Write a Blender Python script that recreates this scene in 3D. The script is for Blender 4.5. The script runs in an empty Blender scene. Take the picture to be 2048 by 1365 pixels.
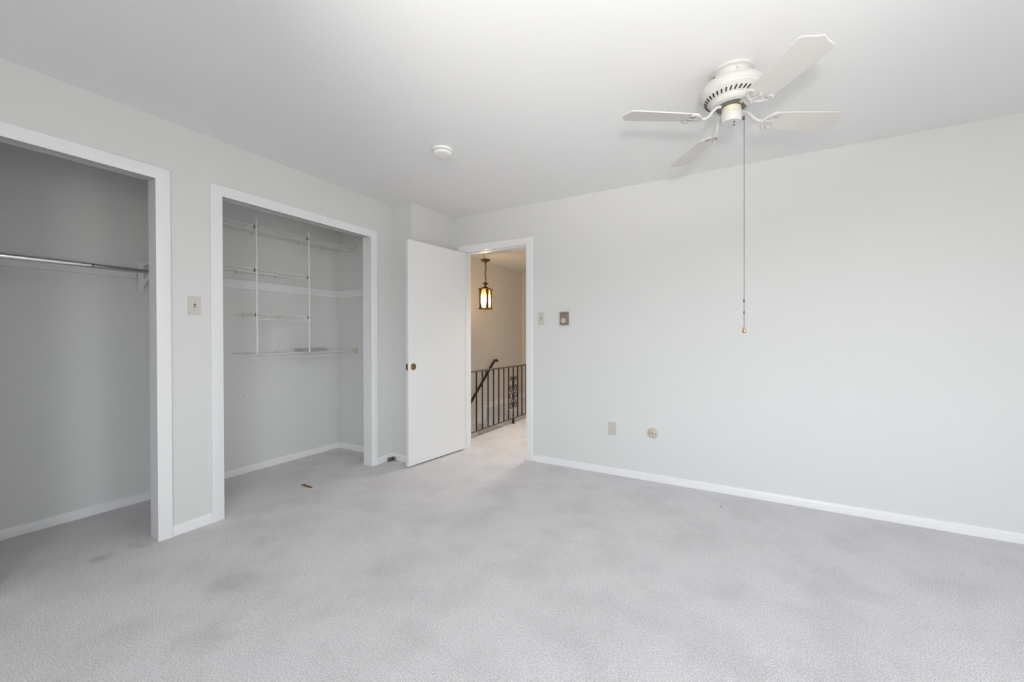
import bpy, bmesh, math, random
from mathutils import Vector, Matrix
R = math.radians
SC = bpy.context.scene
C = SC.collection
random.seed(7)

# ------------------------------------------------------------------ camera
F_PX = 797.65
cam_d = bpy.data.cameras.new('camera'); cam = bpy.data.objects.new('camera', cam_d); C.objects.link(cam)
cam_d.sensor_fit = 'HORIZONTAL'; cam_d.sensor_width = 36; cam_d.lens = F_PX / 2048 * 36
cam_d.clip_start = .02
yaw, pit, rol = R(29.644), R(-.4543), R(-.0537)
fw = Vector((-math.sin(yaw) * math.cos(pit), math.cos(yaw) * math.cos(pit), math.sin(pit)))
rt = Vector((math.cos(yaw), math.sin(yaw), 0)); up = rt.cross(fw)
rt2 = math.cos(rol) * rt + math.sin(rol) * up; up2 = -math.sin(rol) * rt + math.cos(rol) * up
M3 = Matrix((rt2, up2, -fw)).transposed()
cam.matrix_world = Matrix.Translation((2.907, -3.392, 1.171)) @ M3.to_4x4()
SC.camera = cam

# ------------------------------------------------------------------ view, world, big lights
SC.view_settings.view_transform = 'Standard'; SC.view_settings.look = 'None'
SC.view_settings.gamma = 1; SC.view_settings.use_curve_mapping = False
SC.view_settings.exposure = 0.25
SC.cycles.use_denoising = True
SC.cycles.max_bounces = 14; SC.cycles.diffuse_bounces = 10; SC.cycles.sample_clamp_indirect = 6

W = bpy.data.worlds.new('daylight'); SC.world = W; W.use_nodes = True
nt = W.node_tree; nt.nodes.clear()
tc = nt.nodes.new('ShaderNodeTexCoord'); sp = nt.nodes.new('ShaderNodeSeparateXYZ')
rp = nt.nodes.new('ShaderNodeValToRGB'); bg = nt.nodes.new('ShaderNodeBackground'); wo = nt.nodes.new('ShaderNodeOutputWorld')
mr = nt.nodes.new('ShaderNodeMapRange'); mr.inputs[1].default_value = -1; mr.inputs[2].default_value = 1
nt.links.new(tc.outputs['Generated'], sp.inputs[0]); nt.links.new(sp.outputs['Z'], mr.inputs[0])
nt.links.new(mr.outputs[0], rp.inputs[0]); nt.links.new(rp.outputs[0], bg.inputs[0]); nt.links.new(bg.outputs[0], wo.inputs[0])
e = rp.color_ramp.elements
e[0].position = 0; e[0].color = (.50, .48, .455, 1)            # sunlit ground and street
e[1].position = 1; e[1].color = (.78, .90, 1.0, 1)            # bright overcast sky
m_ = e.new(.49); m_.color = (.58, .56, .53, 1)
m_ = e.new(.53); m_.color = (.90, .96, 1.0, 1)
bg.inputs['Strength'].default_value = 11

H = 2.44                       # ceiling height
XR, YF = 5.1, -4.75            # right wall, wall behind the camera
WIN = (-2.75, -2.15, .95, 2.0)   # window in the right wall: y0, y1, z0, z1
WIF = (2.85, 4.65, .62, 2.12)    # window in the wall behind the camera: x0, x1, z0, z1

def area(name, loc, rot, sx, sy, power, col, portal=False):
    d = bpy.data.lights.new(name, 'AREA'); d.shape = 'RECTANGLE'; d.size = sx; d.size_y = sy
    d.energy = power; d.color = col
    if portal: d.cycles.is_portal = True
    o = bpy.data.objects.new(name, d); C.objects.link(o); o.location = loc; o.rotation_euler = rot
    return o
area('window_daylight', (XR + .11, (WIN[0] + WIN[1]) / 2, (WIN[2] + WIN[3]) / 2), (0, R(90), 0), WIN[3] - WIN[2], WIN[1] - WIN[0], 1, (1, 1, 1), True)
area('front_window_daylight', ((WIF[0] + WIF[1]) / 2, YF - .11, (WIF[2] + WIF[3]) / 2), (R(90), 0, 0), WIF[1] - WIF[0], WIF[3] - WIF[2], 1, (1, 1, 1), True)
# the photographer's flash, beside the camera, bounced off the ceiling
fd = bpy.data.lights.new('bounce_flash', 'SPOT'); fd.energy = 120; fd.spot_size = R(81); fd.spot_blend = .7; fd.shadow_soft_size = .06; fd.color = (1, .98, .96)
fo = bpy.data.objects.new('bounce_flash', fd); C.objects.link(fo); fo.location = (3.05, -3.55, 1.45)
fo.rotation_euler = (Vector((2.74, -2.58, H)) - Vector(fo.location)).to_track_quat('-Z', 'Y').to_euler()
hall = area('hall_fill_light', (1.05, .95, 2.42), (0, 0, 0), .3, .3, 11.5, (1, .95, .88)); hall.data.spread = R(112)  # unseen fill light added to brighten the hall carpet, narrowed to spare the wall

# ------------------------------------------------------------------ materials
def mat(name, col, rough=.5, metal=0, spec=.5, noise=None, bump=None, emit=None, estr=0):
    """principled material; noise=(scale, amount) mottles the colour, bump=(scale, strength, distance)"""
    m = bpy.data.materials.new(name); m.use_nodes = True
    n = m.node_tree.nodes; l = m.node_tree.links; b = n['Principled BSDF']
    b.inputs['Base Color'].default_value = (*col, 1); b.inputs['Roughness'].default_value = rough
    b.inputs['Metallic'].default_value = metal; b.inputs['Specular IOR Level'].default_value = spec
    t = n.new('ShaderNodeTexCoord')
    if noise:
        nz = n.new('ShaderNodeTexNoise'); nz.inputs['Scale'].default_value = noise[0]; nz.inputs['Detail'].default_value = 3
        l.new(t.outputs['Object'], nz.inputs['Vector'])
        mx = n.new('ShaderNodeMix'); mx.data_type = 'RGBA'
        k0, k1 = 1 - noise[1], 1 + noise[1]
        mx.inputs[6].default_value = (*[c * k0 for c in col], 1); mx.inputs[7].default_value = (*[min(1, c * k1) for c in col], 1)
        l.new(nz.outputs['Fac'], mx.inputs[0]); l.new(mx.outputs[2], b.inputs['Base Color'])
    if bump:
        nb = n.new('ShaderNodeTexNoise'); nb.inputs['Scale'].default_value = bump[0]; nb.inputs['Detail'].default_value = 4
        l.new(t.outputs['Object'], nb.inputs['Vector'])
        bp = n.new('ShaderNodeBump'); bp.inputs['Strength'].default_value = bump[1]; bp.inputs['Distance'].default_value = bump[2]
        l.new(nb.outputs['Fac'], bp.inputs['Height']); l.new(bp.outputs[0], b.inputs['Normal'])
    if emit:
        b.inputs['Emission Color'].default_value = (*emit, 1); b.inputs['Emission Strength'].default_value = estr
    return m

SPOTS = [(-.04, -2.638, .07, .6), (-.046, -2.481, .08, .5), (.819, -2.412, .13, .45), (.541, -2.123, .10, .35), (1.102, -2.64, .13, .4), (1.323, -1.966, .10, .35)]
def carpet_mat(name, dark, light):
    m = bpy.data.materials.new(name); m.use_nodes = True
    n = m.node_tree.nodes; l = m.node_tree.links; b = n['Principled BSDF']
    b.inputs['Roughness'].default_value = 1; b.inputs['Specular IOR Level'].default_value = .1
    b.inputs['Sheen Weight'].default_value = .15; b.inputs['Sheen Roughness'].default_value = .6
    t = n.new('ShaderNodeTexCoord')
    v = n.new('ShaderNodeTexVoronoi'); v.inputs['Scale'].default_value = 260; v.inputs['Randomness'].default_value = 1
    f = n.new('ShaderNodeTexNoise'); f.inputs['Scale'].default_value = 185; f.inputs['Detail'].default_value = 5; f.inputs['Roughness'].default_value = .75
    g = n.new('ShaderNodeTexNoise'); g.inputs['Scale'].default_value = 3.2; g.inputs['Detail'].default_value = 4; g.inputs['Roughness'].default_value = .6
    for x in (v, f, g): l.new(t.outputs['Object'], x.inputs['Vector'])
    r1 = n.new('ShaderNodeMapRange'); r1.inputs[1].default_value = .33; r1.inputs[2].default_value = .66
    l.new(f.outputs['Fac'], r1.inputs[0])
    mx = n.new('ShaderNodeMix'); mx.data_type = 'RGBA'
    mx.inputs[6].default_value = (*dark, 1); mx.inputs[7].default_value = (*light, 1); l.new(r1.outputs[0], mx.inputs[0])
    # trodden patches of the pile
    r2 = n.new('ShaderNodeMapRange'); r2.inputs[1].default_value = .36; r2.inputs[2].default_value = .56
    r2.inputs[3].default_value = .90; r2.inputs[4].default_value = 1.0
    l.new(g.outputs['Fac'], r2.inputs[0])
    ml = n.new('ShaderNodeMix'); ml.data_type = 'RGBA'; ml.blend_type = 'MULTIPLY'; ml.inputs[0].default_value = 1
    l.new(mx.outputs[2], ml.inputs[6]); l.new(r2.outputs[0], ml.inputs[7]); last = ml.outputs[2]
    # old spots trodden into the carpet, each at its own place
    sn = n.new('ShaderNodeTexNoise'); sn.inputs['Scale'].default_value = 14; sn.inputs['Detail'].default_value = 3; l.new(t.outputs['Object'], sn.inputs['Vector'])
    for x, y, rad, k in SPOTS:
        d = n.new('ShaderNodeVectorMath'); d.operation = 'DISTANCE'; d.inputs[1].default_value = (x, y, 0); l.new(t.outputs['Object'], d.inputs[0])
        wb_ = n.new('ShaderNodeMath'); wb_.operation = 'MULTIPLY_ADD'; wb_.inputs[1].default_value = -rad * 1.6; l.new(sn.outputs['Fac'], wb_.inputs[0]); l.new(d.outputs['Value'], wb_.inputs[2])
        r3 = n.new('ShaderNodeMapRange'); r3.inputs[1].default_value = -rad * .8; r3.inputs[2].default_value = rad * .25; r3.inputs[3].default_value = k; r3.inputs[4].default_value = 0
        l.new(wb_.outputs[0], r3.inputs[0])
        m2 = n.new('ShaderNodeMix'); m2.data_type = 'RGBA'; m2.blend_type = 'MULTIPLY'; m2.inputs[7].default_value = (.60, .57, .55, 1)
        l.new(r3.outputs[0], m2.inputs[0]); l.new(last, m2.inputs[6]); last = m2.outputs[2]
    l.new(last, b.inputs['Base Color'])
    bp = n.new('ShaderNodeBump'); bp.inputs['Strength'].default_value = .7; bp.inputs['Distance'].default_value = .004
    ad = n.new('ShaderNodeMath'); ad.operation = 'ADD'
    l.new(v.outputs['Distance'], ad.inputs[0]); l.new(f.outputs['Fac'], ad.inputs[1])
    l.new(ad.outputs[0], bp.inputs['Height']); l.new(bp.outputs[0], b.inputs['Normal'])
    return m

WALL = mat('wall_paint', (.71, .71, .70), .62, spec=.3, noise=(1.5, .012), bump=(180, .05, .001))
CEIL = mat('ceiling_paint', (.82, .82, .815), .8, spec=.2, bump=(150, .05, .001))
TRIM = mat('trim_paint', (.83, .83, .835), .32, spec=.5, noise=(6, .01))
LEDGER = mat('ledger_paint', (.795, .795, .79), .4, noise=(6, .01))
DOOR = mat('door_paint', (.80, .80, .80), .38, spec=.5, noise=(3, .012))
HALLW = mat('hall_wall_paint', (.74, .72, .68), .6, spec=.3, noise=(1.5, .012))
CARPET = carpet_mat('carpet', (.46, .444, .456), (1.0, .975, .99))
CHROME = mat('chrome', (.72, .73, .73), .2, 1, bump=(60, .03, .001))
STEEL = mat('track_metal', (.68, .665, .65), .4, .25, noise=(30, .1))
WIRE = mat('white_wire', (.78, .77, .75), .4, noise=(20, .03))
BEIGE = mat('beige_plastic', (.66, .62, .53), .4, noise=(40, .03))
TAN = mat('tan_plastic', (.58, .51, .43), .35, noise=(60, .02))
ALMOND = mat('almond_plastic', (.58, .555, .50), .35, noise=(60, .02))
IVORY = mat('ivory_plastic', (.62, .59, .54), .35, noise=(60, .02))
DARK = mat('dark_slot', (.03, .028, .025), .6, noise=(60, .1))
GREYD = mat('grey_slot', (.16, .15, .14), .5, noise=(60, .1))
FANW = mat('fan_enamel', (.60, .59, .565), .34, noise=(12, .015))
BLADE = mat('blade_paint', (.655, .63, .60), .45, noise=(5, .03))
NECK = mat('aged_cream_plastic', (.72, .64, .47), .4, noise=(30, .05))
CHAINM = mat('chain_metal', (.16, .14, .12), .4, .9, noise=(80, .2))
COPPER = mat('copper', (.72, .40, .24), .3, .8, noise=(60, .1))
IRON = mat('black_iron', (.022, .018, .015), .42, .2, noise=(30, .2), bump=(90, .1, .001))
RAILM = mat('bronze_iron', (.15, .115, .085), .4, .4, noise=(30, .15))
BRONZE = mat('antique_bronze', (.20, .115, .035), .42, .75, noise=(45, .35), bump=(70, .2, .002))
BRASS = mat('old_brass', (.42, .27, .10), .38, .85, noise=(60, .25))
BARE = mat('bare_wood', (.24, .10, .045), .7, noise=(90, .35))
NICKEL = mat('bronze_nickel', (.33, .275, .22), .42, .55, noise=(90, .06))
DIAL = mat('brushed_dial', (.72, .63, .54), .28, .35, noise=(120, .05))
CLOTHM = mat('grey_cloth', (.54, .535, .53), .9, noise=(30, .15), bump=(60, .5, .004))
BROWN = mat('brown_plastic', (.24, .135, .07), .55, noise=(60, .2))
SCRAP = mat('torn_brown_fibre', (.15, .10, .06), .9, noise=(120, .6))
SMOKE = mat('smoke_alarm_plastic', (.84, .835, .82), .4, noise=(40, .01))
WHITEP = mat('white_plastic', (.75, .75, .74), .35, noise=(40, .02))
BULB = mat('lit_bulb', (1, .9, .7), .3, emit=(1, .78, .48), estr=55)
def glass_mat():
    m = bpy.data.materials.new('seeded_amber_glass'); m.use_nodes = True
    n = m.node_tree.nodes; l = m.node_tree.links; n.remove(n['Principled BSDF']); o = n['Material Output']
    tr = n.new('ShaderNodeBsdfTransparent'); tr.inputs[0].default_value = (.97, .90, .78, 1)
    ts = n.new('ShaderNodeBsdfTranslucent'); ts.inputs[0].default_value = (.78, .52, .25, 1)
    gl = n.new('ShaderNodeBsdfGlossy'); gl.inputs['Roughness'].default_value = .12
    t = n.new('ShaderNodeTexCoord'); nz = n.new('ShaderNodeTexNoise'); nz.inputs['Scale'].default_value = 55
    l.new(t.outputs['Object'], nz.inputs['Vector'])
    bp = n.new('ShaderNodeBump'); bp.inputs['Strength'].default_value = .6; bp.inputs['Distance'].default_value = .004
    l.new(nz.outputs['Fac'], bp.inputs['Height']); l.new(bp.outputs[0], ts.inputs['Normal']); l.new(bp.outputs[0], gl.inputs['Normal'])
    a = n.new('ShaderNodeMixShader'); a.inputs[0].default_value = .22; l.new(tr.outputs[0], a.inputs[1]); l.new(ts.outputs[0], a.inputs[2])
    b = n.new('ShaderNodeMixShader'); b.inputs[0].default_value = .08; l.new(a.outputs[0], b.inputs[1]); l.new(gl.outputs[0], b.inputs[2])
    l.new(b.outputs[0], o.inputs[0]); return m
AMBER = glass_mat()

# ------------------------------------------------------------------ mesh helpers
class MB:
    """collects shapes given in world coordinates; build() links them as ONE mesh object"""
    def __init__(s): s.v = []; s.f = []
    def add(s, vs, fs, mx=None):
        b = len(s.v); s.v += [tuple(mx @ Vector(p)) if mx else tuple(p) for p in vs]; s.f += [tuple(b + i for i in q) for q in fs]; return s
    def box(s, x0, x1, y0, y1, z0, z1, mx=None):
        vs = [(x, y, z) for x in (x0, x1) for y in (y0, y1) for z in (z0, z1)]
        return s.add(vs, [(0, 1, 3, 2), (4, 6, 7, 5), (0, 4, 5, 1), (2, 3, 7, 6), (0, 2, 6, 4), (1, 5, 7, 3)], mx)
    def prism(s, pts, a, axis='z', b=None, mx=None):
        """pts = 2D outline, extruded from a to b along axis (x: (y,z), y: (x,z), z: (x,y))"""
        def P(p, t): return {'z': (p[0], p[1], t), 'x': (t, p[0], p[1]), 'y': (p[0], t, p[1])}[axis]
        n = len(pts); vs = [P(p, a) for p in pts] + [P(p, b) for p in pts]
        return s.add(vs, [tuple(range(n))[::-1], tuple(range(n, 2 * n))] + [(i, (i + 1) % n, n + (i + 1) % n, n + i) for i in range(n)], mx)
    def lathe(s, prof, n=32, mx=None, axis='z'):
        """prof = [(r, h)] turned about the axis; capped at both ends"""
        vs = []; fs = []
        for r, h in prof:
            for k in range(n):
                a = 2 * math.pi * k / n; c, d = r * math.cos(a), r * math.sin(a)
                vs.append({'z': (c, d, h), 'x': (h, c, d), 'y': (c, h, d)}[axis])
        for i in range(len(prof) - 1):
            for k in range(n): fs.append((i * n + k, i * n + (k + 1) % n, (i + 1) * n + (k + 1) % n, (i + 1) * n + k))
        fs += [tuple(range(n))[::-1], tuple(range((len(prof) - 1) * n, len(prof) * n))]
        return s.add(vs, fs, mx)
    def tube(s, pts, r, n=8, closed=False, flat=1.0, mx=None, up=None):
        """round bar along a polyline; r may be a list; flat squashes it across its second axis"""
        P = [Vector(p) for p in pts]; m = len(P); rs = r if isinstance(r, (list, tuple)) else [r] * m
        T = []
        for i in range(m):
            a = P[(i - 1) % m] if (closed or i) else P[0]; b = P[(i + 1) % m] if (closed or i < m - 1) else P[-1]
            T.append((b - a).normalized())
        ref = Vector(up) if up else (Vector((0, 0, 1)) if abs(T[0].z) < .9 else Vector((1, 0, 0)))
        N = (ref - ref.dot(T[0]) * T[0]).normalized(); vs = []; fs = []
        for i in range(m):
            N = (N - N.dot(T[i]) * T[i]).normalized(); B = T[i].cross(N)
            for k in range(n):
                a = 2 * math.pi * (k + .5) / n
                vs.append(P[i] + N * (math.cos(a) * rs[i] * flat) + B * (math.sin(a) * rs[i]))
        for i in range(m if closed else m - 1):
            j = (i + 1) % m
            for k in range(n): fs.append((i * n + k, i * n + (k + 1) % n, j * n + (k + 1) % n, j * n + k))
        if not closed: fs += [tuple(range(n))[::-1], tuple(range((m - 1) * n, m * n))]
        return s.add(vs, fs, mx)
    def build(s, name, m, parent=None, bevel=0, smooth=35, seg=2):
        me = bpy.data.meshes.new(name); off = Vector((0, 0, 0)); p = parent
        while p: off += Vector(p.location); p = p.parent
        me.from_pydata([tuple(Vector(q) - off) for q in s.v], [], s.f)
        bm = bmesh.new(); bm.from_mesh(me); bmesh.ops.recalc_face_normals(bm, faces=bm.faces); bm.to_mesh(me); bm.free()
        me.materials.append(m)
        if smooth: me.shade_smooth(); me.set_sharp_from_angle(angle=R(smooth))
        o = bpy.data.objects.new(name, me); C.objects.link(o)
        if parent: o.parent = parent
        if bevel:
            b = o.modifiers.new('edge', 'BEVEL'); b.width = bevel; b.segments = seg; b.limit_method = 'ANGLE'; b.angle_limit = R(40)
        return o

def tag(o, label, cat, group=None):
    o['label'] = label; o['category'] = cat
    if group: o['group'] = group
    return o
def thing(name, loc, label, cat, group=None):
    o = bpy.data.objects.new(name, None); C.objects.link(o); o.location = loc; o.empty_display_size = .1
    return tag(o, label, cat, group)
def struct(mb, name, m, bevel=0, parent=None):
    o = mb.build(name, m, parent, bevel)
    if not parent: o['kind'] = 'structure'
    return o

# ------------------------------------------------------------------ the shell
XC = -.815                     # back wall of the closets
Y1R, Y1L = -2.413, -3.02       # near closet opening (its right casing edge; unseen left one moved in to darken it)
Y2R, Y2L = -.878, -2.074       # far closet opening
ZH = 2.086                     # closet head casing, inner edge
DX0, DX1, DZ = .392, 1.137, 2.064   # doorway casing, inner edges

fl = MB()
fl.box(-.95, XR + .15, YF - .15, .12, -.28, 0)          # bedroom and closets
fl.box(.21, 1.75, .12, 3.5, -.28, 0)                    # hall
fl.box(-.75, .21, 2.14, 3.5, -.28, 0)                   # landing at the top of the stairs
struct(fl, 'floor', CARPET)

ce = MB(); ce.box(-.95, XR + .15, YF - .15, 3.6, H, H + .12); struct(ce, 'ceiling', CEIL)

wl = MB()
wl.box(-.105, 0, YF, Y1L - .015, 0, H)
wl.box(-.105, 0, Y1R + .015, Y2L - .015, 0, H)
wl.box(-.105, 0, Y2R + .015, -.60, 0, H)
wl.box(-.105, 0, Y1L - .015, Y1R + .015, ZH + .034, H)
wl.box(-.105, 0, Y2L - .015, Y2R + .015, ZH + .034, H)
struct(wl, 'wall_left', WALL)
wc = MB(); wc.box(-.1, .254, -.622, .0, 0, H); wc.box(-.95, -.1, -.602, .0, 0, H); struct(wc, 'wall_corner', WALL)
wb = MB()
wb.box(-.95, DX0 - .015, 0, .12, 0, H); wb.box(DX1 + .015, XR + .1, 0, .12, 0, H); wb.box(DX0 - .015, DX1 + .015, 0, .12, DZ + .02, H)
struct(wb, 'wall_back', WALL)
wr = MB(); y0, y1, z0, z1 = WIN
wr.box(XR, XR + .1, YF, y0, 0, H); wr.box(XR, XR + .1, y1, 0, 0, H); wr.box(XR, XR + .1, y0, y1, 0, z0); wr.box(XR, XR + .1, y0, y1, z1, H)
struct(wr, 'wall_right', WALL)
wf = MB(); a0, a1, c0, c1 = WIF
for q in ((-.95, a0, 0, H), (a1, XR + .1, 0, H), (a0, a1, 0, c0), (a0, a1, c1, H)): wf.box(q[0], q[1], YF - .1, YF, q[2], q[3])
struct(wf, 'wall_front', WALL)
wk = MB(); wk.box(XC - .1, XC, YF, -.60, 0, H); struct(wk, 'wall_closet_back', WALL)
wp = MB(); wp.box(XC, -.105, -2.155, -2.09, 0, H); wp.box(XC, -.105, -3.90, -3.84, 0, H); struct(wp, 'wall_closet_side', WALL)

hl = MB(); hl.box(-.85, -.75, .12, 3.5, -2.8, H); struct(hl, 'wall_hall_left', HALLW)
hb = MB(); hb.box(-.75, 1.75, 3.42, 3.52, 0, H); struct(hb, 'wall_hall_back', HALLW)
hr = MB(); hr.box(1.65, 1.75, .12, 3.42, 0, H); struct(hr, 'wall_hall_right', HALLW)
sw = MB(); sw.box(-.75, .21, .0, .12, -2.8, -.28); sw.box(.21, .31, .0, 3.42, -2.8, -.28); struct(sw, 'wall_stairwell', HALLW)

# window behind the right edge of the photograph
wn = MB()
for a in ((y0, y0 + .05, z0, z1), (y1 - .05, y1, z0, z1), (y0 + .05, y1 - .05, z0, z0 + .05), (y0 + .05, y1 - .05, z1 - .05, z1)):
    wn.box(XR + .02, XR + .08, *a)
wn.box(XR + .03, XR + .07, y0 + .05, y1 - .05, (z0 + z1) / 2 - .02, (z0 + z1) / 2 + .02)
struct(wn, 'window_1', TRIM)
wn = MB()
for a in ((a0, a0 + .05, c0, c1), (a1 - .05, a1, c0, c1), (a0 + .05, a1 - .05, c0, c0 + .05), (a0 + .05, a1 - .05, c1 - .05, c1), ((a0 + a1) / 2 - .03, (a0 + a1) / 2 + .03, c0 + .05, c1 - .05)):
    wn.box(a[0], a[1], YF - .08, YF - .02, a[2], a[3])
struct(wn, 'window_2', TRIM)

# casings: a mitred moulding with a thin inner edge and a rounded outer edge
PROF = [(0, 0), (0, .009), (.004, .0105), (.008, .0105), (.012, .0125), (.056, .0165), (.063, .0165), (.0675, .013), (.0685, 0)]
def casing(name, a0, a1, zt, put):
    """three-sided casing round an opening a0..a1 up to zt; put(a, h, z) makes a point, h = height off the wall"""
    mb = MB(); n = len(PROF); vs = []
    for d, h in PROF: vs += [put(a0 - d, h, 0), put(a0 - d, h, zt + d), put(a1 + d, h, zt + d), put(a1 + d, h, 0)]
    fs = [(i * 4 + k, i * 4 + k + 1, ((i + 1) % n) * 4 + k + 1, ((i + 1) % n) * 4 + k) for i in range(n) for k in range(3)]
    fs += [tuple(i * 4 for i in range(n)), tuple(i * 4 + 3 for i in range(n))]
    mb.add(vs, fs); return struct(mb, name, TRIM)
casing('trim_1', Y1L, Y1R, ZH, lambda a, h, z: (h, a, z))
casing('trim_2', Y2L, Y2R, ZH, lambda a, h, z: (h, a, z))
casing('trim_3', DX0, DX1, DZ, lambda a, h, z: (a, -h, z))
casing('trim_4', DX0, DX1, DZ, lambda a, h, z: (a, .12 + h, z))
def jamb(name, a0, a1):
    mb = MB()
    mb.box(-.105, .001, a0 - .015, a0 - .004, 0, ZH + .034); mb.box(-.105, .001, a1 + .004, a1 + .015, 0, ZH + .034)
    mb.box(-.105, .001, a0 - .004, a1 + .004, ZH + .018, ZH + .034); return struct(mb, name, TRIM, .001)
jamb('trim_5', Y1L, Y1R); jamb('trim_6', Y2L, Y2R)
dj = MB()
dj.box(DX0 - .015, DX0 - .004, -.001, .121, 0, DZ + .02); dj.box(DX1 + .004, DX1 + .015, -.001, .121, 0, DZ + .02)
dj.box(DX0 - .004, DX1 + .004, -.001, .121, DZ + .004, DZ + .02)
dj.box(DX0 - .004, DX0 + .007, .04, .075, 0, DZ + .004); dj.box(DX1 - .007, DX1 + .004, .04, .075, 0, DZ + .004); dj.box(DX0 + .007, DX1 - .007, .04, .075, DZ - .007, DZ + .004)
struct(dj, 'trim_7', TRIM, .001)

# baseboards
BP = [(0, 0), (.012, 0), (.012, .046), (.009, .054), (.004, .059), (0, .060)]
def base(mb, p0, p1, nrm, prof=BP):
    vs = []
    for p in (p0, p1): vs += [(p[0] + nrm[0] * d, p[1] + nrm[1] * d, p[2] + z if len(p) > 2 else z) for d, z in prof]
    n = len(prof)
    mb.add(vs, [tuple(range(n)), tuple(range(n, 2 * n))] + [(i, (i + 1) % n, n + (i + 1) % n, n + i) for i in range(n)])
b = MB(); base(b, (DX1 + .0685, 0), (XR, 0), (0, -1)); base(b, (.266, 0), (DX0 - .0685, 0), (0, -1)); struct(b, 'baseboard_back', TRIM)
b = MB(); base(b, (0, Y1R + .0685), (0, Y2L - .0685), (1, 0)); base(b, (0, Y2R + .0685), (0, -.622), (1, 0)); base(b, (0, YF), (0, Y1L - .0685), (1, 0)); struct(b, 'baseboard_left', TRIM)
b = MB(); base(b, (.0, -.622), (.266, -.622), (0, -1)); base(b, (.254, -.622), (.254, 0), (1, 0)); struct(b, 'baseboard_corner', TRIM)
b = MB(); base(b, (XC, -3.84), (XC, -2.155), (1, 0)); base(b, (XC, -2.155), (-.105, -2.155), (0, -1)); struct(b, 'baseboard_closet_left', TRIM)
b = MB(); base(b, (XC, -2.09), (XC, -.602), (1, 0)); base(b, (XC, -.602), (-.105, -.602), (0, -1)); base(b, (XC, -2.09), (-.105, -2.09), (0, 1)); struct(b, 'baseboard_closet_right', TRIM)
b = MB(); base(b, (XR, YF), (XR, 0), (-1, 0)); struct(b, 'baseboard_right', TRIM)
HB = [(0, 0), (.012, 0), (.012, .075), (.006, .085), (0, .085)]
b = MB(); base(b, (-.75, 2.16), (-.75, 3.42), (1, 0), HB); base(b, (-.75, 3.42), (1.65, 3.42), (0, -1), HB); base(b, (1.65, .14), (1.65, 3.42), (-1, 0), HB); struct(b, 'baseboard_hall', TRIM)

# ledger boards that once carried closet shelves
b = MB(); b.box(XC, XC + .018, -3.84, -2.248, 1.595, 1.668); struct(b, 'trim_8', LEDGER, .002)
b = MB(); b.box(XC, XC + .018, -2.09, -.602, 1.593, 1.670); b.box(XC + .018, -.108, -.62, -.602, 1.593, 1.670); struct(b, 'trim_9', LEDGER, .002)

# ------------------------------------------------------------------ bedroom door, standing open
PIV = Vector((.386, -.008)); ANG = R(96.5); DW, DT = .745, .035; D0, D1 = .015, 2.056
DM = Matrix.Translation((PIV.x, PIV.y, 0)) @ Matrix.Rotation(-ANG, 4, 'Z')
def door_leaf():
    """slab with a round bore for the missing knob"""
    bx, bz, br, n = DW - .058, .91, .027, 24
    mb = MB(); vs = []; fs = []
    ring = [(bx + br * math.cos(2 * math.pi * k / n), bz + br * math.sin(2 * math.pi * k / n)) for k in range(n)]
    s = .05; sq = []
    for k in range(n):                                   # square round the bore, one point per ring point
        a = 2 * math.pi * k / n; c, d = math.cos(a), math.sin(a); q = s / max(abs(c), abs(d)); sq.append((bx + q * c, bz + q * d))
    for y in (0, DT):
        o = len(vs); vs += [(x, y, z) for x, z in ring] + [(x, y, z) for x, z in sq]
        fs += [(o + k, o + (k + 1) % n, o + n + (k + 1) % n, o + n + k) for k in range(n)]
    fs += [(k, (k + 1) % n, 2 * n + (k + 1) % n, 2 * n + k) for k in range(n)]
    mb.add(vs, fs)
    xs = [.003, bx - s, bx + s, DW]; zs = [D0, bz - s, bz + s, D1]
    for y in (0, DT):
        for i in range(3):
            for j in range(3):
                if (i, j) != (1, 1): mb.add([(xs[i], y, zs[j]), (xs[i + 1], y, zs[j]), (xs[i + 1], y, zs[j + 1]), (xs[i], y, zs[j + 1])], [(0, 1, 2, 3)])
    for p, q in (((.003, D0), (DW, D0)), ((DW, D0), (DW, D1)), ((DW, D1), (.003, D1)), ((.003, D1), (.003, D0))):
        mb.add([(p[0], 0, p[1]), (q[0], 0, q[1]), (q[0], DT, q[1]), (p[0], DT, p[1])], [(0, 1, 2, 3)])
    mb.v = [tuple(DM @ Vector(v)) for v in mb.v]
    return mb, bx, bz, br
mb, bx, bz, br = door_leaf()
door = mb.build('door_1', DOOR, None, smooth=30); door['kind'] = 'structure'
ring = MB(); prof = [(br + .004, -.0025), (br + .003, -.003), (br - .002, -.0025), (br - .003, .001), (br - .003, DT - .001), (br - .002, DT + .0025), (br + .003, DT + .003), (br + .004, DT + .0025), (br + .004, DT), (br - .0005, DT), (br - .0005, 0), (br + .004, 0)]
n = 28; vs = [(bx + r * math.cos(2 * math.pi * k / n), h, bz + r * math.sin(2 * math.pi * k / n)) for r, h in prof for k in range(n)]
ring.add(vs, [(i * n + k, i * n + (k + 1) % n, ((i + 1) % len(prof)) * n + (k + 1) % n, ((i + 1) % len(prof)) * n + k) for i in range(len(prof)) for k in range(n)], DM)
ring.build('knob_bore_ring', BRASS, door)['label'] = 'brass ring in the bore of the missing knob'
lp = MB(); lp.box(DW - .001, DW + .001, .006, DT - .006, bz - .03, bz + .03, DM); latch = lp.build('latch_mortise', BARE, door); latch['label'] = 'reddish brown bare latch mortise'
lp = MB(); lp.box(DW, DW + .0022, .012, DT - .012, bz - .012, bz + .012, DM); lp.build('latch_hole', DARK, latch)
for z in (.25, 1.05, 1.82):
    hg = MB(); hg.lathe([(.005, z - .045), (.005, z + .045)], 12, Matrix.Translation((PIV.x, PIV.y - .003, 0)))
    hg.build('hinge', TRIM, door)

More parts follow.
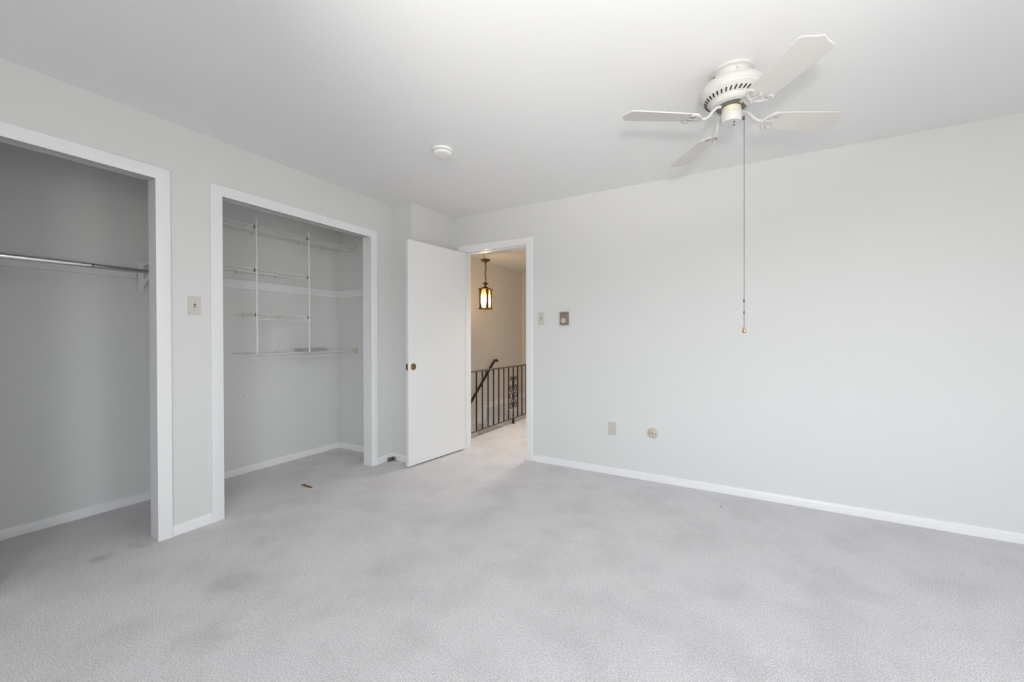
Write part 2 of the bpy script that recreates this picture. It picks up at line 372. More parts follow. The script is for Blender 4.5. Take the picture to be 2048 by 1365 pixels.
# ------------------------------------------------------------------ sliding door tracks and floor guide
def track(y0, y1, label):
    t = thing('sliding_door_track', (0, (y0 + y1) / 2, ZH + .018), label, 'track', 'closet door tracks')
    m = MB(); m.box(-.085, -.014, y0 + .004, y1 - .004, ZH + .015, ZH + .018); m.build('track_plate', STEEL, t)
    for x in (-.018, -.047, -.078):
        m = MB(); m.box(x - .0015, x + .0015, y0 + .006, y1 - .012, ZH + .002 if x > -.07 else ZH + .004, ZH + .015); m.box(x - .003, x + .0015, y0 + .006, y1 - .012, ZH + .001, ZH + .003)
        m.build('track_rail', STEEL, t)
track(Y1L, Y1R, 'double metal sliding door track under the header of the closet with the rod')
track(Y2L, Y2R, 'double metal sliding door track under the header of the closet with wire shelves')
g = MB(); g.prism([(-.112, -.009), (-.104, -.013), (.004, -.012), (.014, -.004), (.012, .006), (-.1, .011), (-.11, .008)], .0, 'z', .006, Matrix.Translation((0, -1.466, 0)))
g.box(-.085, -.075, -1.474, -1.458, .006, .011); g.box(-.02, -.012, -1.474, -1.458, .006, .010)
tag(g.build('floor_guide', BROWN, None, .001), 'small brown strip lying on the carpet at the threshold of the shelved closet', 'floor guide')

# ------------------------------------------------------------------ left closet: rod and its bracket
rod = thing('closet_rod', (-.55, -3.0, 1.612), 'shiny chrome clothes rod across the dark left closet', 'rod')
m = MB(); m.lathe([(.0165, -3.836), (.0165, -2.535)], 24, Matrix.Translation((-.55, 0, 1.617)), 'y'); m.build('outer_tube', CHROME, rod)
m = MB(); m.lathe([(.0145, -2.54), (.0145, -2.158)], 24, Matrix.Translation((-.55, 0, 1.617)), 'y'); m.build('inner_tube', CHROME, rod)
m = MB(); m.lathe([(.0175, -2.545), (.0178, -2.535), (.0165, -2.53)], 24, Matrix.Translation((-.55, 0, 1.617)), 'y'); m.build('collar', CHROME, rod)
rb = thing('rod_bracket', (XC, -2.2, 1.6), 'white metal bracket holding up the right end of the chrome rod', 'bracket')
m = MB(); m.box(XC, XC + .022, -2.243, -2.21, 1.50, 1.715); m.build('wall_plate', TRIM, rb, .001)
m = MB(); m.box(XC + .022, -.50, -2.235, -2.218, 1.685, 1.702); m.build('arm', TRIM, rb, .001)
m = MB(); m.tube([(XC + .02, -2.226, 1.53), (-.58, -2.226, 1.66), (-.56, -2.226, 1.69)], .009, 6); m.build('brace', TRIM, rb)
m = MB(); m.tube([(-.55 + .022 * math.cos(a), -2.226, 1.617 + .022 * math.sin(a)) for a in [R(170 + 20 * k) for k in range(11)]], .005, 6)
m.tube([(-.528, -2.226, 1.617), (-.522, -2.226, 1.69)], .005, 6); m.build('hook', TRIM, rb)

# ------------------------------------------------------------------ far closet: wire shelves on two poles
XF, XB = -.512, XC + .004
def wire_shelf(z, y0, y1, lip, step, label, front=XF, bracket=True, clips=()):
    t = thing('wire_shelf', (XB, y1, z), label, 'shelf', 'wire shelves in the closet')
    d = MB(); k = int((y1 - y0) / .0254)
    for i in range(k + 1):
        y = y0 + .004 + i * (y1 - y0 - .008) / k; d.tube([(XB, y, z), (front, y, z)], .0015, 5)
    d.tube([(XB, y0, z - .003), (XB, y1, z - .003)], .0028, 6); d.tube([((XB + front) / 2, y0, z - .003), ((XB + front) / 2, y1, z - .003)], .0028, 6)
    d.build('wire_deck', WIRE, t)
    f = MB(); f.tube([(front, y0, z - .002), (front, y1, z - .002)], .0030, 6); f.tube([(front, y0, z - lip), (front, y1, z - lip)], .0030, 6)
    y = y0 + .012
    while y < y1:
        f.tube([(front, y, z), (front, y, z - lip)], .0017, 5)
        if step > .05: f.tube([(front, y + .02, z), (front, y + .02, z - lip)], .0017, 5)
        y += step
    f.build('front_lip', WIRE, t)
    for y in clips:
        c = MB(); c.box(XC, XC + .012, y - .006, y + .006, z - .012, z + .010); c.box(XC, XC + .016, y - .010, y + .010, z - .002, z + .004); c.build('wall_clip', BEIGE, t)
    if bracket:
        c = MB(); c.box(-.600, -.515, -.617, -.602, z - .018, z + .012); c.box(-.535, -.512, -.634, -.602, z - .03, z + .014); c.build('end_bracket', BEIGE, t, .002)
        for dz in (-.035, .019):
            s = MB(); s.lathe([(.004, -.606), (.0045, -.6035), (.0045, -.602)], 12, Matrix.Translation((-.524, 0, z + dz)), 'y'); s.build('bracket_screw', DARK, t)
    return t
YS = -.606
wire_shelf(2.087, -2.086, YS, .033, .145, 'topmost long white wire shelf, just under the closet ceiling', clips=(-1.47, -1.05, -.8))
wire_shelf(1.735, -2.086, -1.15, .031, .145, 'second white wire shelf from the top, ending at the right pole', bracket=False, clips=(-1.6, -1.27))
wire_shelf(1.372, -1.625, -1.15, .046, .0254, 'shortest wire shelf, with a close barred lip, between the two poles', bracket=False, clips=(-1.55, -1.25))
wire_shelf(1.042, -1.637, YS, .037, .145, 'lowest white wire shelf, below eye level, holding a grey bundle', clips=(-1.53, -1.27, -1.03, -.82))
def pole(y, label, zs):
    t = thing('shelf_pole', (XF + .008, y, 1.05), label, 'pole', 'shelf poles')
    m = MB(); m.lathe([(.0065, 1.046), (.0075, 1.05), (.0075, 2.142), (.006, 2.146)], 16, Matrix.Translation((XF + .011, y, 0))); m.build('pole', WIRE, t)
    for z in zs:
        c = MB(); c.box(XF - .004, XF + .008, y - .014, y - .007, z - .026, z + .001); cl = c.build('pole_clip', GREYD, t)
        s = MB(); s.lathe([(.0035, XF + .019), (.0035, XF + .016)], 10, Matrix.Translation((0, y, z - .012)), 'x'); s.build('clip_screw', DARK, cl)
pole(-1.598, 'left white upright pole clipped to the wire shelf fronts', (2.087, 1.735, 1.372))
pole(-1.142, 'right white upright pole clipped to the wire shelf fronts', (2.087, 1.735, 1.372))
# a flattened bundle of grey cloth on the lowest shelf
m = MB(); nu, nv = 28, 10; vs = []
for j in range(nv + 1):
    ph = math.pi * (j / nv)
    for i in range(nu):
        a = 2 * math.pi * i / nu
        k = 1 + .10 * math.sin(3 * a + 1) + .07 * math.sin(7 * a) + random.uniform(-.04, .04)
        rr = math.sin(ph) ** .6 * k
        zz = 1.0455 + .013 * (1 - math.cos(ph)) * (1 + .55 * math.sin(5 * a + 2 * ph) * math.sin(ph)) + .004 * math.sin(9 * a) * math.sin(ph)
        vs.append((-.66 + .085 * rr * math.cos(a), -1.01 + .155 * rr * math.sin(a), zz))
m.add(vs, [(j * nu + i, j * nu + (i + 1) % nu, (j + 1) * nu + (i + 1) % nu, (j + 1) * nu + i) for j in range(nv) for i in range(nu)])
tag(m.build('folded_cloth', CLOTHM, None, smooth=60), 'flat grey bundle of cloth lying on the lowest wire shelf', 'cloth')
def hook(y, label):
    t = thing('wall_hook', (XC, y, .685), label, 'hook', 'hooks on the closet wall')
    m = MB(); m.prism([(y + .009 * math.cos(a), .69 + .017 * math.sin(a)) for a in [2 * math.pi * k / 16 for k in range(16)]], XC, 'x', XC + .004); m.build('back_plate', WHITEP, t)
    m = MB(); m.tube([(XC + .004, y, .692), (XC + .008, y, .684), (XC + .014, y, .675), (XC + .022, y, .674), (XC + .026, y, .682)], .003, 8); m.build('prong', WHITEP, t)
hook(-1.547, 'left one of two small white hooks on the closet back wall'); hook(-1.24, 'right one of two small white hooks on the closet back wall')

# ------------------------------------------------------------------ switches, outlet, jack, thermostat
def on_left(y, z): return lambda a, b, d: (d, y + a, z + b)
def on_back(x, z): return lambda a, b, d: (x + a, -d, z + b)
def slab(mb, put, a0, a1, b0, b1, d0, d1, ch=0):
    o = [(a0, b0), (a1, b0), (a1, b1), (a0, b1)]; q = [(a0 + ch, b0 + ch), (a1 - ch, b0 + ch), (a1 - ch, b1 - ch), (a0 + ch, b1 - ch)]
    mb.add([put(*p, d0) for p in o] + [put(*p, d1) for p in q], [(3, 2, 1, 0), (4, 5, 6, 7)] + [(i, (i + 1) % 4, 4 + (i + 1) % 4, 4 + i) for i in range(4)])
def disc(mb, put, a, b, r, d0, d1, n=20, r1=None, sq=1):
    r1 = r if r1 is None else r1
    mb.add([put(a + q * math.cos(2 * math.pi * k / n), b + q * sq * math.sin(2 * math.pi * k / n), d) for q, d in ((r, d0), (r1, d1)) for k in range(n)],
           [tuple(range(n)), tuple(range(n, 2 * n))] + [(k, (k + 1) % n, n + (k + 1) % n, n + k) for k in range(n)])
def screws(t, put, bs, d, m=IVORY):
    for b_ in bs:
        s = MB(); disc(s, put, 0, b_, .0032, d, d + .0012, 14); o = s.build('plate_screw', m, t)
        s = MB(); slab(s, put, -.0026, .0026, b_ - .0004, b_ + .0004, d + .0010, d + .0014); s.build('screw_slot', GREYD, o)
def switch(loc, put, w, h, label, dark):
    t = thing('light_switch', loc, label, 'light switch', 'wall light switches')
    m = MB(); slab(m, put, -w / 2, w / 2, -h / 2, h / 2, 0, .006, .003); m.build('switch_plate', IVORY, t)
    m = MB(); slab(m, put, -.006, .006, -.0125, .0125, .0055, .0066); m.build('toggle_slot', dark, t)
    m = MB(); slab(m, put, -.0042, .0042, -.009, .001, .006, .017, .0008); m.build('toggle', IVORY, t)
    screws(t, put, (-.030, .030), .006)
switch((0, -2.2265, 1.37), on_left(-2.2265, 1.37), .069, .115, 'ivory toggle switch on the narrow wall between the two closets', GREYD)
switch((1.294, 0, 1.352), on_back(1.294, 1.352), .066, .116, 'ivory toggle switch right beside the hall doorway casing', GREYD)
put = on_back(1.963, .393); t = thing('wall_outlet', (1.963, 0, .393), 'almond duplex power outlet low on the long white wall', 'outlet')
m = MB(); slab(m, put, -.035, .035, -.056, .056, 0, .006, .003); m.build('outlet_plate', ALMOND, t)
for b_ in (-.0195, .0195):
    m = MB(); n_ = 24; ol = [(max(-.0135, min(.0135, .0172 * math.cos(2 * math.pi * k / n_))), .0143 * math.sin(2 * math.pi * k / n_) + b_) for k in range(n_)]
    m.add([put(a, c, d) for d in (.005, .0075) for a, c in ol], [tuple(range(n_)), tuple(range(n_, 2 * n_))] + [(k, (k + 1) % n_, n_ + (k + 1) % n_, n_ + k) for k in range(n_)])
    rc = m.build('receptacle', ALMOND, t)
    for a in (-.0063, .0063):
        m = MB(); slab(m, put, a - .0011, a + .0011, b_ - .001, b_ + .008, .007, .0078); m.build('blade_slot', GREYD, rc)
    m = MB(); disc(m, put, 0, b_ - .0075, .0026, .007, .0079, 12); m.build('ground_hole', DARK, rc)
screws(t, put, (0,), .006, ALMOND)
put = on_back(2.298, .391); t = thing('cable_jack', (2.298, 0, .391), 'round almond wall plate with a cable hole, right of the outlet', 'wall plate')
m = MB(); disc(m, put, 0, 0, .043, 0, .008, 40, .041); disc(m, put, 0, 0, .041, .008, .0125, 40, .034); m.build('round_plate', TAN, t)
m = MB(); disc(m, put, 0, 0, .017, .012, .0140, 28, .0155); m.build('center_boss', TAN, t)
m = MB(); disc(m, put, 0, 0, .0050, .0135, .0146, 16); m.build('cable_hole', DARK, t)
for a in (-.024, .024):
    m = MB(); disc(m, put, a, 0, .0034, .012, .0134, 14); m.build('plate_screw', GREYD, t)
put = on_back(1.531, 1.346); t = thing('thermostat', (1.531, 0, 1.346), 'bronze toned thermostat box with a round dial beside the light switch', 'thermostat')
m = MB(); slab(m, put, -.043, .043, -.062, .062, 0, .004); m.build('wall_plate', BEIGE, t)
m = MB(); slab(m, put, -.040, .040, -.060, .060, .004, .030, .0012); m.build('case', NICKEL, t, .0015)
m = MB(); disc(m, put, -.002, -.020, .024, .030, .037, 32, .0215); dl = m.build('dial', DIAL, t)
m = MB(); disc(m, put, -.002, -.020, .004, .037, .0378, 16); m.build('dial_center', NICKEL, dl)
m = MB(); slab(m, put, -.026, .030, .0400, .0412, .0298, .0305); disc(m, put, -.004, .0407, .0024, .0298, .0307, 14); slab(m, put, -.002, .022, .0385, .0428, .0298, .0304); m.build('scale_mark', DARK, t)
for a in (-.024, .018):
    m = MB(); disc(m, put, a, -.044, .003, .0295, .0306, 12); m.build('case_screw', DARK, t)

# ------------------------------------------------------------------ smoke alarm
sx_, sy_ = 1.165, -1.278
t = thing('smoke_alarm', (sx_, sy_, H), 'round white smoke alarm on the ceiling', 'smoke alarm')
MX = Matrix.Translation((sx_, sy_, H))
m = MB(); m.lathe([(.066, 0), (.067, -.006), (.064, -.014), (.056, -.0145)], 44, MX); m.build('mount_plate', SMOKE, t)
m = MB(); m.lathe([(.054, -.0145), (.054, -.018)], 44, MX); m.build('vent_gap', GREYD, t)
m = MB(); m.lathe([(.060, -.018), (.063, -.021), (.062, -.030), (.055, -.037), (.030, -.040), (.0, -.0405)], 44, MX); cv = m.build('cover', SMOKE, t)
m = MB(); m.lathe([(.009, -.0395), (.009, -.042), (.007, -.0425)], 20, MX @ Matrix.Translation((-.02, .02, 0))); m.build('test_button', SMOKE, cv)

# ------------------------------------------------------------------ ceiling fan
FX, FY = 2.872, -1.213
fan = thing('ceiling_fan', (FX, FY, H), 'white four bladed ceiling fan close against the ceiling', 'ceiling fan')
FM = Matrix.Translation((FX, FY, 0))
m = MB(); m.lathe([(.090, H), (.092, H - .004), (.090, H - .012), (.082, H - .015), (.078, H - .018), (.0745, H - .03), (.070, H - .064), (.069, H - .068)], 56, FM); cn = m.build('canopy', FANW, fan)
for a, mm in ((200, DARK), (20, FANW), (290, FANW)):
    m = MB(); m.lathe([(.0065, .066), (.007, .0785), (.005, .0815)], 12, FM @ Matrix.Translation((0, 0, H - .026)) @ Matrix.Rotation(R(a), 4, 'Z'), 'x'); m.build('canopy_screw', mm, cn)
m = MB(); m.lathe([(.060, 2.378), (.098, 2.377), (.118, 2.375), (.124, 2.372), (.126, 2.370), (.129, 2.368), (.131, 2.3655), (.1305, 2.363), (.138, 2.354), (.141, 2.342), (.141, 2.334), (.138, 2.331), (.137, 2.326), (.132, 2.320),
    (.125, 2.314), (.098, 2.297), (.095, 2.295), (.093, 2.284), (.086, 2.276), (.074, 2.271), (.066, 2.271), (.064, 2.280), (.040, 2.282)], 72, FM); mo = m.build('motor_housing', FANW, fan, smooth=25)
for k in range(36):                                        # slanted cooling slots round the lower bowl
    a = 2 * math.pi * k / 36; mx = FM @ Matrix.Rotation(a, 4, 'Z') @ Matrix.Translation((.1105, 0, 2.3045)) @ Matrix.Rotation(R(-32), 4, 'Y') @ Matrix.Rotation(R(18), 4, 'Z')
    s = MB(); s.box(-.0095, .0095, -.0030, .0030, -.0022, .0008, mx); s.build('vent_slot', DARK, mo)
m = MB(); m.lathe([(.058, 2.281), (.060, 2.278), (.060, 2.267), (.045, 2.265)], 40, FM); m.build('flywheel', GREYD, fan)
m = MB(); m.lathe([(.040, 2.268), (.042, 2.262), (.040, 2.257), (.042, 2.252), (.040, 2.247), (.038, 2.243)], 40, FM); m.build('neck', NECK, fan)
m = MB(); m.lathe([(.040, 2.246), (.045, 2.243), (.0455, 2.240), (.045, 2.200), (.042, 2.195), (.010, 2.194), (0, 2.194)], 44, FM); sh = m.build('switch_housing', FANW, fan)
for x, y in ((.012, -.012), (.010, .018)):
    m = MB(); m.lathe([(.004, 2.1945), (.004, 2.1925)], 12, FM @ Matrix.Translation((x, y, 0))); m.build('housing_screw', DARK, sh)
# blades with scrolled irons
def arc(cx, cy, r0, r1, a0, a1, n=14): return [(cx + (r0 + (r1 - r0) * k / n) * math.cos(R(a0 + (a1 - a0) * k / n)), cy + (r0 + (r1 - r0) * k / n) * math.sin(R(a0 + (a1 - a0) * k / n))) for k in range(n + 1)]
ZB, PITCH = 2.212, -12
half = [(.178, .047), (.19, .052), (.30, .059), (.42, .065), (.485, .068), (.497, .066), (.506, .058), (.511, .046), (.516, .030), (.524, .013), (.531, .004)]
out = half + [(x, -y) for x, y in reversed(half)]
for th in (-57, 33, 123, 213):
    B0 = FM @ Matrix.Rotation(R(th), 4, 'Z') @ Matrix.Translation((0, 0, ZB)) @ Matrix.Rotation(R(PITCH), 4, 'X')
    m = MB(); m.prism(out, 0, 'z', .0055, B0); bl = m.build('blade', BLADE, fan, .0015)
    m = MB(); zi = -.004
    m.tube([(.060, 0, .052), (.075, 0, .050), (.094, 0, .034), (.112, 0, .010), (.130, 0, -.002), (.150, 0, zi)], [.010, .010, .009, .009, .0095, .010], 10, flat=.7, mx=B0)
    for s_ in (1, -1):
        p = [(.150, 0), (.156, s_ * .012), (.165, s_ * .026), (.176, s_ * .040), (.190, s_ * .050), (.206, s_ * .053)] 
        q = arc(.206, s_ * .043, .010, .006, s_ * 90, s_ * -150, 12)
        P = [(x, y, zi) for x, y in p + q[1:]]
        m.tube(P, [.0085] * 4 + [.0075] * (len(P) - 4), 8, flat=.6, mx=B0, up=(0, 0, 1))
    m.tube([(.148, 0, zi), (.175, 0, zi), (.212, 0, zi + .001)], [.010, .009, .006], 8, flat=.5, mx=B0)
    m.build('blade_iron', FANW, bl)
    for x, y in ((.205, 0), (.185, .044), (.185, -.044)):
        s = MB(); s.lathe([(.0035, -.010), (.004, -.008), (.004, -.005)], 10, B0 @ Matrix.Translation((x, y, 0))); s.build('blade_screw', FANW, bl)
# pull chain: beads on a fine cord, with a copper drop
CX, CY = FX + .053, FY + .0
m = MB(); m.box(FX + .042, CX + .004, CY - .006, CY + .006, 2.199, 2.212); m.build('chain_spout', CHAINM, sh)
ch = MB(); ch.tube([(CX, CY, 2.20), (CX + .003, CY, 1.22)], .0011, 6)
z = 2.195
while z > 1.222:
    r_ = .0022; ch.lathe([(.0004, r_), (r_ * .8, r_ * .6), (r_, 0), (r_ * .8, -r_ * .6), (.0004, -r_)], 6, Matrix.Translation((CX + .003 * (2.2 - z), CY, z))); z -= .009
pc = ch.build('pull_chain', CHAINM, fan); pc['label'] = 'long dark beaded chain'
MX = Matrix.Translation((CX + .003, CY, 1.205))
m = MB(); m.lathe([(.0015, .020), (.003, .017), (.005, .010), (.0085, -.002), (.0088, -.007), (.007, -.012), (.003, -.0135)], 20, MX); kn = m.build('pull_knob', COPPER, pc); kn['label'] = 'copper coloured drop'
for z, r_ in ((1.345, .0042), (1.29, .0032)):
    m = MB(); m.lathe([(.001, .008), (r_, .004), (r_, -.004), (.001, -.008)], 12, Matrix.Translation((CX + .0027, CY, z))); m.build('chain_coupling', CHAINM, pc)

# ------------------------------------------------------------------ stairs, railing, handrail in the hall
st = MB(); pts = []; y, z = 2.14, 0.0
for k in range(8):
    pts += [(y, z), (y + .0, z - .2)]; z -= .2; y -= .25
pts += [(y, z), (y, z - .25), (2.14, -.45 + 0.0)]
pts = [(2.139, -.001)] + pts[1:]
# outline as treads and risers with a sloping soffit
low = [(pts[-3][0], pts[-3][1] - .22), (2.139, -.30)]
st.prism(pts[:-2] + low, -.748, 'x', .208)
tag(st.build('staircase', CARPET, None, .012), 'carpeted stairs going down behind the black railing', 'stairs')
sk = MB(); a, b_ = (2.20, .085), (.20, -1.52)
sk.prism([(2.20, .085), (2.20, -.05), (2.05, -.30), (.14, -1.83), (.14, -1.46), (2.04, .055)], -.750, 'x', -.736); struct(sk, 'trim_10', TRIM)

XRAIL = .224; YB = [.35, .475, .601, .727, .852, .978, 1.104, 1.230, 1.356, 1.481, 1.606, 1.729, 1.855, 1.98]
rl = thing('stair_railing', (XRAIL, 1.1, 0), 'black wrought iron railing with twisted bars along the stairwell', 'railing')
m = MB(); m.box(XRAIL - .016, XRAIL + .016, .125, 2.05, .770, .788); m.build('top_rail', RAILM, rl, .002)
m = MB(); m.box(XRAIL - .008, XRAIL + .008, .125, 2.05, .066, .077); m.build('bottom_rail', RAILM, rl, .001)
def twist_bar(y, z0, z1, w, turns, z2=None):
    mb = MB(); n = 72; vs = []
    for i in range(n + 1):
        u = i / n; q = 0 if u < .08 or u > .92 else 1; uu = min(1, max(0, (u - .08) / .84)); a = R(45) + uu * turns * 2 * math.pi
        vs += [(XRAIL + w * 1.414 * math.cos(a + k * math.pi / 2), y + w * 1.414 * math.sin(a + k * math.pi / 2), z0 + (z1 - z0) * u) for k in range(4)]
    mb.add(vs, [(3, 2, 1, 0), tuple(n * 4 + k for k in range(4))] + [(i * 4 + k, i * 4 + (k + 1) % 4, i * 4 + 4 + (k + 1) % 4, i * 4 + 4 + k) for i in range(n) for k in range(4)])
    return mb
for i, y in enumerate(YB):
    if i % 2 == 0: twist_bar(y, .072, .775, .0068, 3.5).build('baluster', IRON, rl, smooth=20)['label'] = 'twisted square bar'
    else:
        m = MB(); m.box(XRAIL - .0066, XRAIL + .0066, y - .0066, y + .0066, .072, .775); m.build('baluster', IRON, rl, .001)
for y in (1.356, 2.04):
    m = MB(); m.box(XRAIL - .012, XRAIL + .012, y - .012, y + .012, 0, .07); m.box(XRAIL - .022, XRAIL + .022, y - .022, y + .022, 0, .006); m.build('foot', IRON, rl, .001)
def bez(p0, p1, p2, p3, n=12): return [tuple((1 - t) ** 3 * a + 3 * (1 - t) ** 2 * t * b + 3 * (1 - t) * t * t * c + t ** 3 * d for a, b, c, d in zip(p0, p1, p2, p3)) for t in [k / n for k in range(n + 1)]]
yc = 1.356
for s_ in (1, -1):
    # upper scroll: curl at the top, stem along the bar, curl outwards at the foot
    up_ = list(reversed(arc(.052, .615, .012, .036, 300, 30 + 60, 16)))            # curl from the crest inwards
    top = arc(.058, .612, .010, .036, -230, 180, 22)                               # spiral ending beside the bar
    stem = bez((.022, .612), (.020, .54), (.016, .47), (.058, .440), 10)
    foot = bez((.058, .440), (.100, .435), (.110, .53), (.068, .522), 12) + bez((.068, .522), (.045, .515), (.05, .478), (.072, .486), 8)[1:]
    P = top + stem[1:] + foot[1:]
    m = MB(); m.tube([(XRAIL, yc + s_ * a, z) for a, z in P], .0056, 6); m.build('scroll', IRON, rl)
    # lower scroll: curl outwards at the top, swings out, curls inwards at the bottom
    q = bez((.075, .392), (.05, .372), (.050, .345), (.085, .352), 8)
    q = list(reversed(bez((.060, .420), (.108, .42), (.112, .350), (.078, .352), 10))) + bez((.060, .420), (.012, .42), (.014, .355), (.045, .325), 10)[1:]
    q = [(.062, .372)] + q + bez((.045, .325), (.09, .285), (.115, .215), (.052, .214), 10)[1:] + bez((.052, .214), (.010, .216), (.012, .292), (.044, .286), 10)[1:] + bez((.044, .286), (.062, .28), (.058, .25), (.042, .254), 6)[1:]
    m = MB(); m.tube([(XRAIL, yc + s_ * a, z) for a, z in q], .0056, 6); m.build('scroll', IRON, rl)

hd = thing('handrail', (-.69, 1.9, .5), 'black handrail slanting down along the far wall of the stairwell', 'handrail')
P = [(-.69, 2.425, .765), (-.69, 2.418, .782), (-.69, 2.395, .790), (-.69, 2.335, .786), (-.69, 2.29, .752), (-.69, 1.55, .095), (-.69, .9, -.482), (-.69, .4, -.926)]
m = MB(); m.tube(P, [.017, .02, .021, .021, .021, .021, .021, .021], 10, flat=1.0, up=(1, 0, 0)); m.build('rail', IRON, hd)
for y, z in ((2.16, .636), (1.05, -.349)):
    m = MB(); m.tube([(-.75, y, z - .04), (-.72, y, z - .045), (-.695, y, z - .025), (-.69, y, z - .01)], .007, 8); m.lathe([(.026, -.75), (.024, -.744), (.01, -.742)], 18, Matrix.Translation((0, y, z - .04)), 'x'); m.build('bracket', IRON, hd)

# ------------------------------------------------------------------ hanging lantern over the stairwell
LX, LY = -.262, 1.408
ln = thing('pendant_lantern', (LX, LY, H), 'lit amber glass lantern hanging on a chain in the hall', 'lantern')
LM = Matrix.Translation((LX, LY, 0)); LR = LM @ Matrix.Rotation(R(8.7), 4, 'Z')
m = MB(); m.tube([(LX - .03, LY - .01, H), (LX - .034, LY - .01, 2.40), (LX - .026, LY - .006, 2.35), (LX - .012, LY, 2.305), (LX - .004, LY, 2.29)], .0028, 6); m.build('cord', IRON, ln)
m = MB(); m.lathe([(.0, 2.305), (.060, 2.300), (.071, 2.292), (.070, 2.287), (.050, 2.270), (.022, 2.258), (.010, 2.252), (.010, 2.235), (.004, 2.230)], 36, LM @ Matrix.Translation((0, 0, 0))); m.build('canopy', BRONZE, ln)
m = MB(); zc = 2.232; k = 0
while zc > 1.985:                                        # chain of long oval links, each turned a quarter
    a = R(90 * (k % 2) + 25); link = []
    for q in range(14):
        w = 2 * math.pi * q / 14; h_ = .0125 * math.cos(w); link.append((LX + h_ * math.cos(a) + .004 * math.sin(k * 1.3), LY + h_ * math.sin(a), zc - .021 + .023 * math.sin(w)))
    m.tube(link, .0034, 6, closed=True); zc -= .036; k += 1
m.build('chain', BRONZE, ln)
m = MB(); m.tube([(LX + .012 * math.sin(z_ * 38), LY + .010 * math.cos(z_ * 38), z_) for z_ in [2.235 - .02 * q for q in range(14)]], .0022, 6); m.build('chain_cord', IRON, ln)
m = MB(); m.lathe([(.006, 1.985), (.008, 1.972), (.014, 1.967), (.042, 1.956), (.043, 1.951), (.026, 1.940), (.014, 1.930), (.013, 1.916), (.020, 1.905), (.030, 1.898)], 30, LM); m.build('finial', BRONZE, ln)
def ring4(w, z): return [LR @ Vector((sx * w, sy * w, z)) for sx, sy in ((-1, -1), (1, -1), (1, 1), (-1, 1))]
def loft4(levels):
    mb = MB(); vs = [p for w, z in levels for p in ring4(w, z)]; n = len(levels)
    mb.add(vs, [(3, 2, 1, 0), tuple((n - 1) * 4 + k for k in range(4))] + [(i * 4 + k, i * 4 + (k + 1) % 4, i * 4 + 4 + (k + 1) % 4, i * 4 + 4 + k) for i in range(n - 1) for k in range(4)]); return mb
loft4([(.022, 1.905), (.040, 1.893), (.062, 1.882), (.079, 1.876), (.081, 1.870), (.076, 1.865), (.066, 1.860), (.050, 1.860)]).build('cap', BRONZE, ln, .001)
loft4([(.050, 1.605), (.064, 1.605), (.070, 1.598), (.079, 1.590), (.081, 1.584), (.070, 1.580), (.040, 1.578)]).build('base', BRONZE, ln, .001)
fr = MB(); HW = .062
for sx in (-1, 1):
    for sy in (-1, 1): fr.box(sx * HW - .005, sx * HW + .005, sy * HW - .005, sy * HW + .005, 1.60, 1.862, LR)
fr.build('corner_posts', BRONZE, ln, .001)
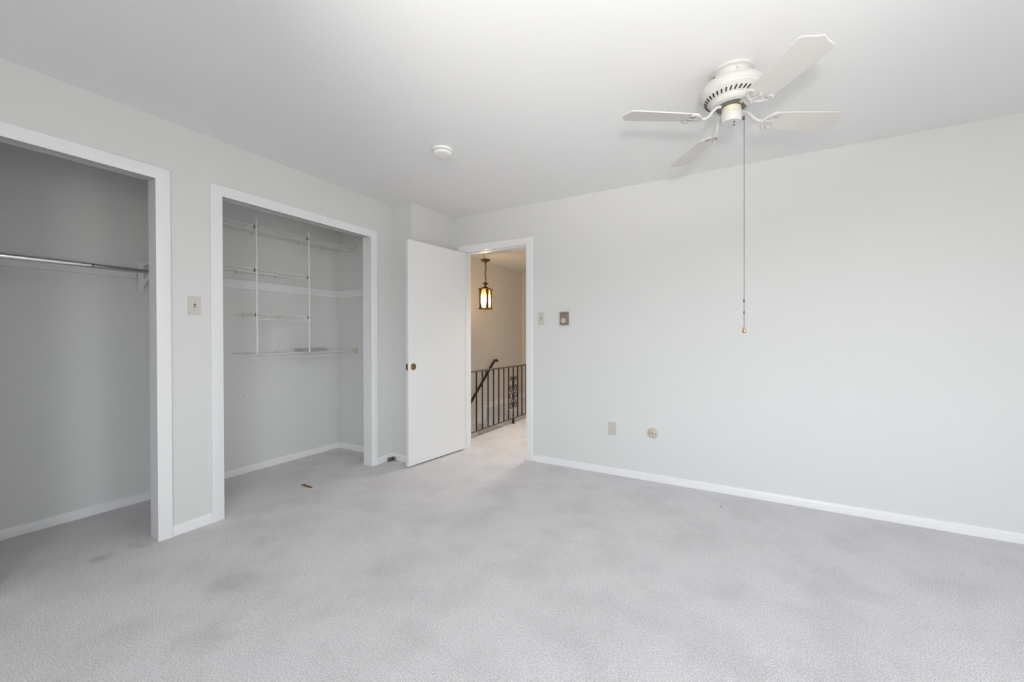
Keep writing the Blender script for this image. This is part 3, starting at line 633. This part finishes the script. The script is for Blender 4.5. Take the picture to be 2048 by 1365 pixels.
for k in range(4):                                       # each side: scalloped bronze frame holding a bowed pane
    S = LR @ Matrix.Rotation(R(90 * k), 4, 'Z'); n = 10
    for s_ in (-1, 1):
        f = MB(); vs = []
        for i in range(n + 1):
            u = i / n; z_ = 1.602 + u * .258
            w = .010 + .020 * abs(2 * u - 1) ** 3 + .005 * abs(math.sin(3 * math.pi * u))
            vs += [(s_ * (HW - .004), -HW - .002, z_), (s_ * (HW - .004 - w), -HW - .002, z_), (s_ * (HW - .004 - w), -HW + .003, z_), (s_ * (HW - .004), -HW + .003, z_)]
        f.add(vs, [(0, 1, 2, 3), tuple(n * 4 + q for q in range(4))] + [(i * 4 + q, i * 4 + (q + 1) % 4, i * 4 + 4 + (q + 1) % 4, i * 4 + 4 + q) for i in range(n) for q in range(4)], S)
        f.build('side_fret', BRONZE, ln)
    g_ = MB(); vs = []
    for i in range(9):
        x = -.054 + .108 * i / 8; d = HW - .004 - .004 + .004 * (1 - (x / .054) ** 2)
        vs += [(x, -d, 1.606), (x, -d, 1.858), (x, -d + .0025, 1.858), (x, -d + .0025, 1.606)]
    g_.add(vs, [(0, 1, 2, 3), (32, 33, 34, 35)] + [(i * 4 + q, i * 4 + (q + 1) % 4, i * 4 + 4 + (q + 1) % 4, i * 4 + 4 + q) for i in range(8) for q in range(4)], S)
    g_.build('glass_pane', AMBER, ln)
m = MB(); m.lathe([(.012, 1.86), (.012, 1.79), (.010, 1.785)], 16, LM); m.build('socket', NECK, ln)
m = MB(); m.lathe([(.009, 1.787), (.011, 1.775), (.019, 1.750), (.023, 1.730), (.020, 1.712), (.010, 1.702), (0, 1.700)], 20, LM); m.build('bulb', BULB, ln)
pl = bpy.data.lights.new('lantern_light', 'POINT'); pl.energy = 25; pl.color = (1, .82, .60); pl.shadow_soft_size = .03
po = bpy.data.objects.new('lantern_light', pl); C.objects.link(po); po.parent = ln; po.location = (0, 0, 1.70 - H)

# ------------------------------------------------------------------ scraps on the carpet
m = MB(); rnd = random.Random(11)
for k in range(70):
    u = rnd.random(); x = .006 + .012 + rnd.uniform(0, .03); y = -.635 - rnd.uniform(0, .075)
    if rnd.random() < .45: x = .018 + rnd.uniform(0, .05); y = -.640 - rnd.uniform(0, .02)
    L = rnd.uniform(.010, .030); w = rnd.uniform(.0016, .0042); h_ = rnd.uniform(0, .030)
    mx = Matrix.Translation((x, y, .002 + h_)) @ Matrix.Rotation(rnd.uniform(0, 6.28), 4, 'Z') @ Matrix.Rotation(rnd.uniform(-1.1, 1.1), 4, 'Y')
    m.tube([(-L / 2, 0, 0), (0, rnd.uniform(-.004, .004), rnd.uniform(0, .004)), (L / 2, 0, 0)], [w * .6, w, w * .4], 5, flat=.5, mx=mx)
tag(m.build('torn_scraps', SCRAP, None), 'small heap of torn brown scraps in the corner behind the door', 'debris')
m = MB(); m.lathe([(.0012, 0), (.0045, .001), (.0035, .0035), (.001, .0045)], 8, Matrix.Translation((2.803, -.294, 0)) @ Matrix.Diagonal((1.3, .8, 1, 1)))
tag(m.build('lint_speck', DARK, None), 'tiny dark speck of lint on the carpet near the long wall', 'lint')
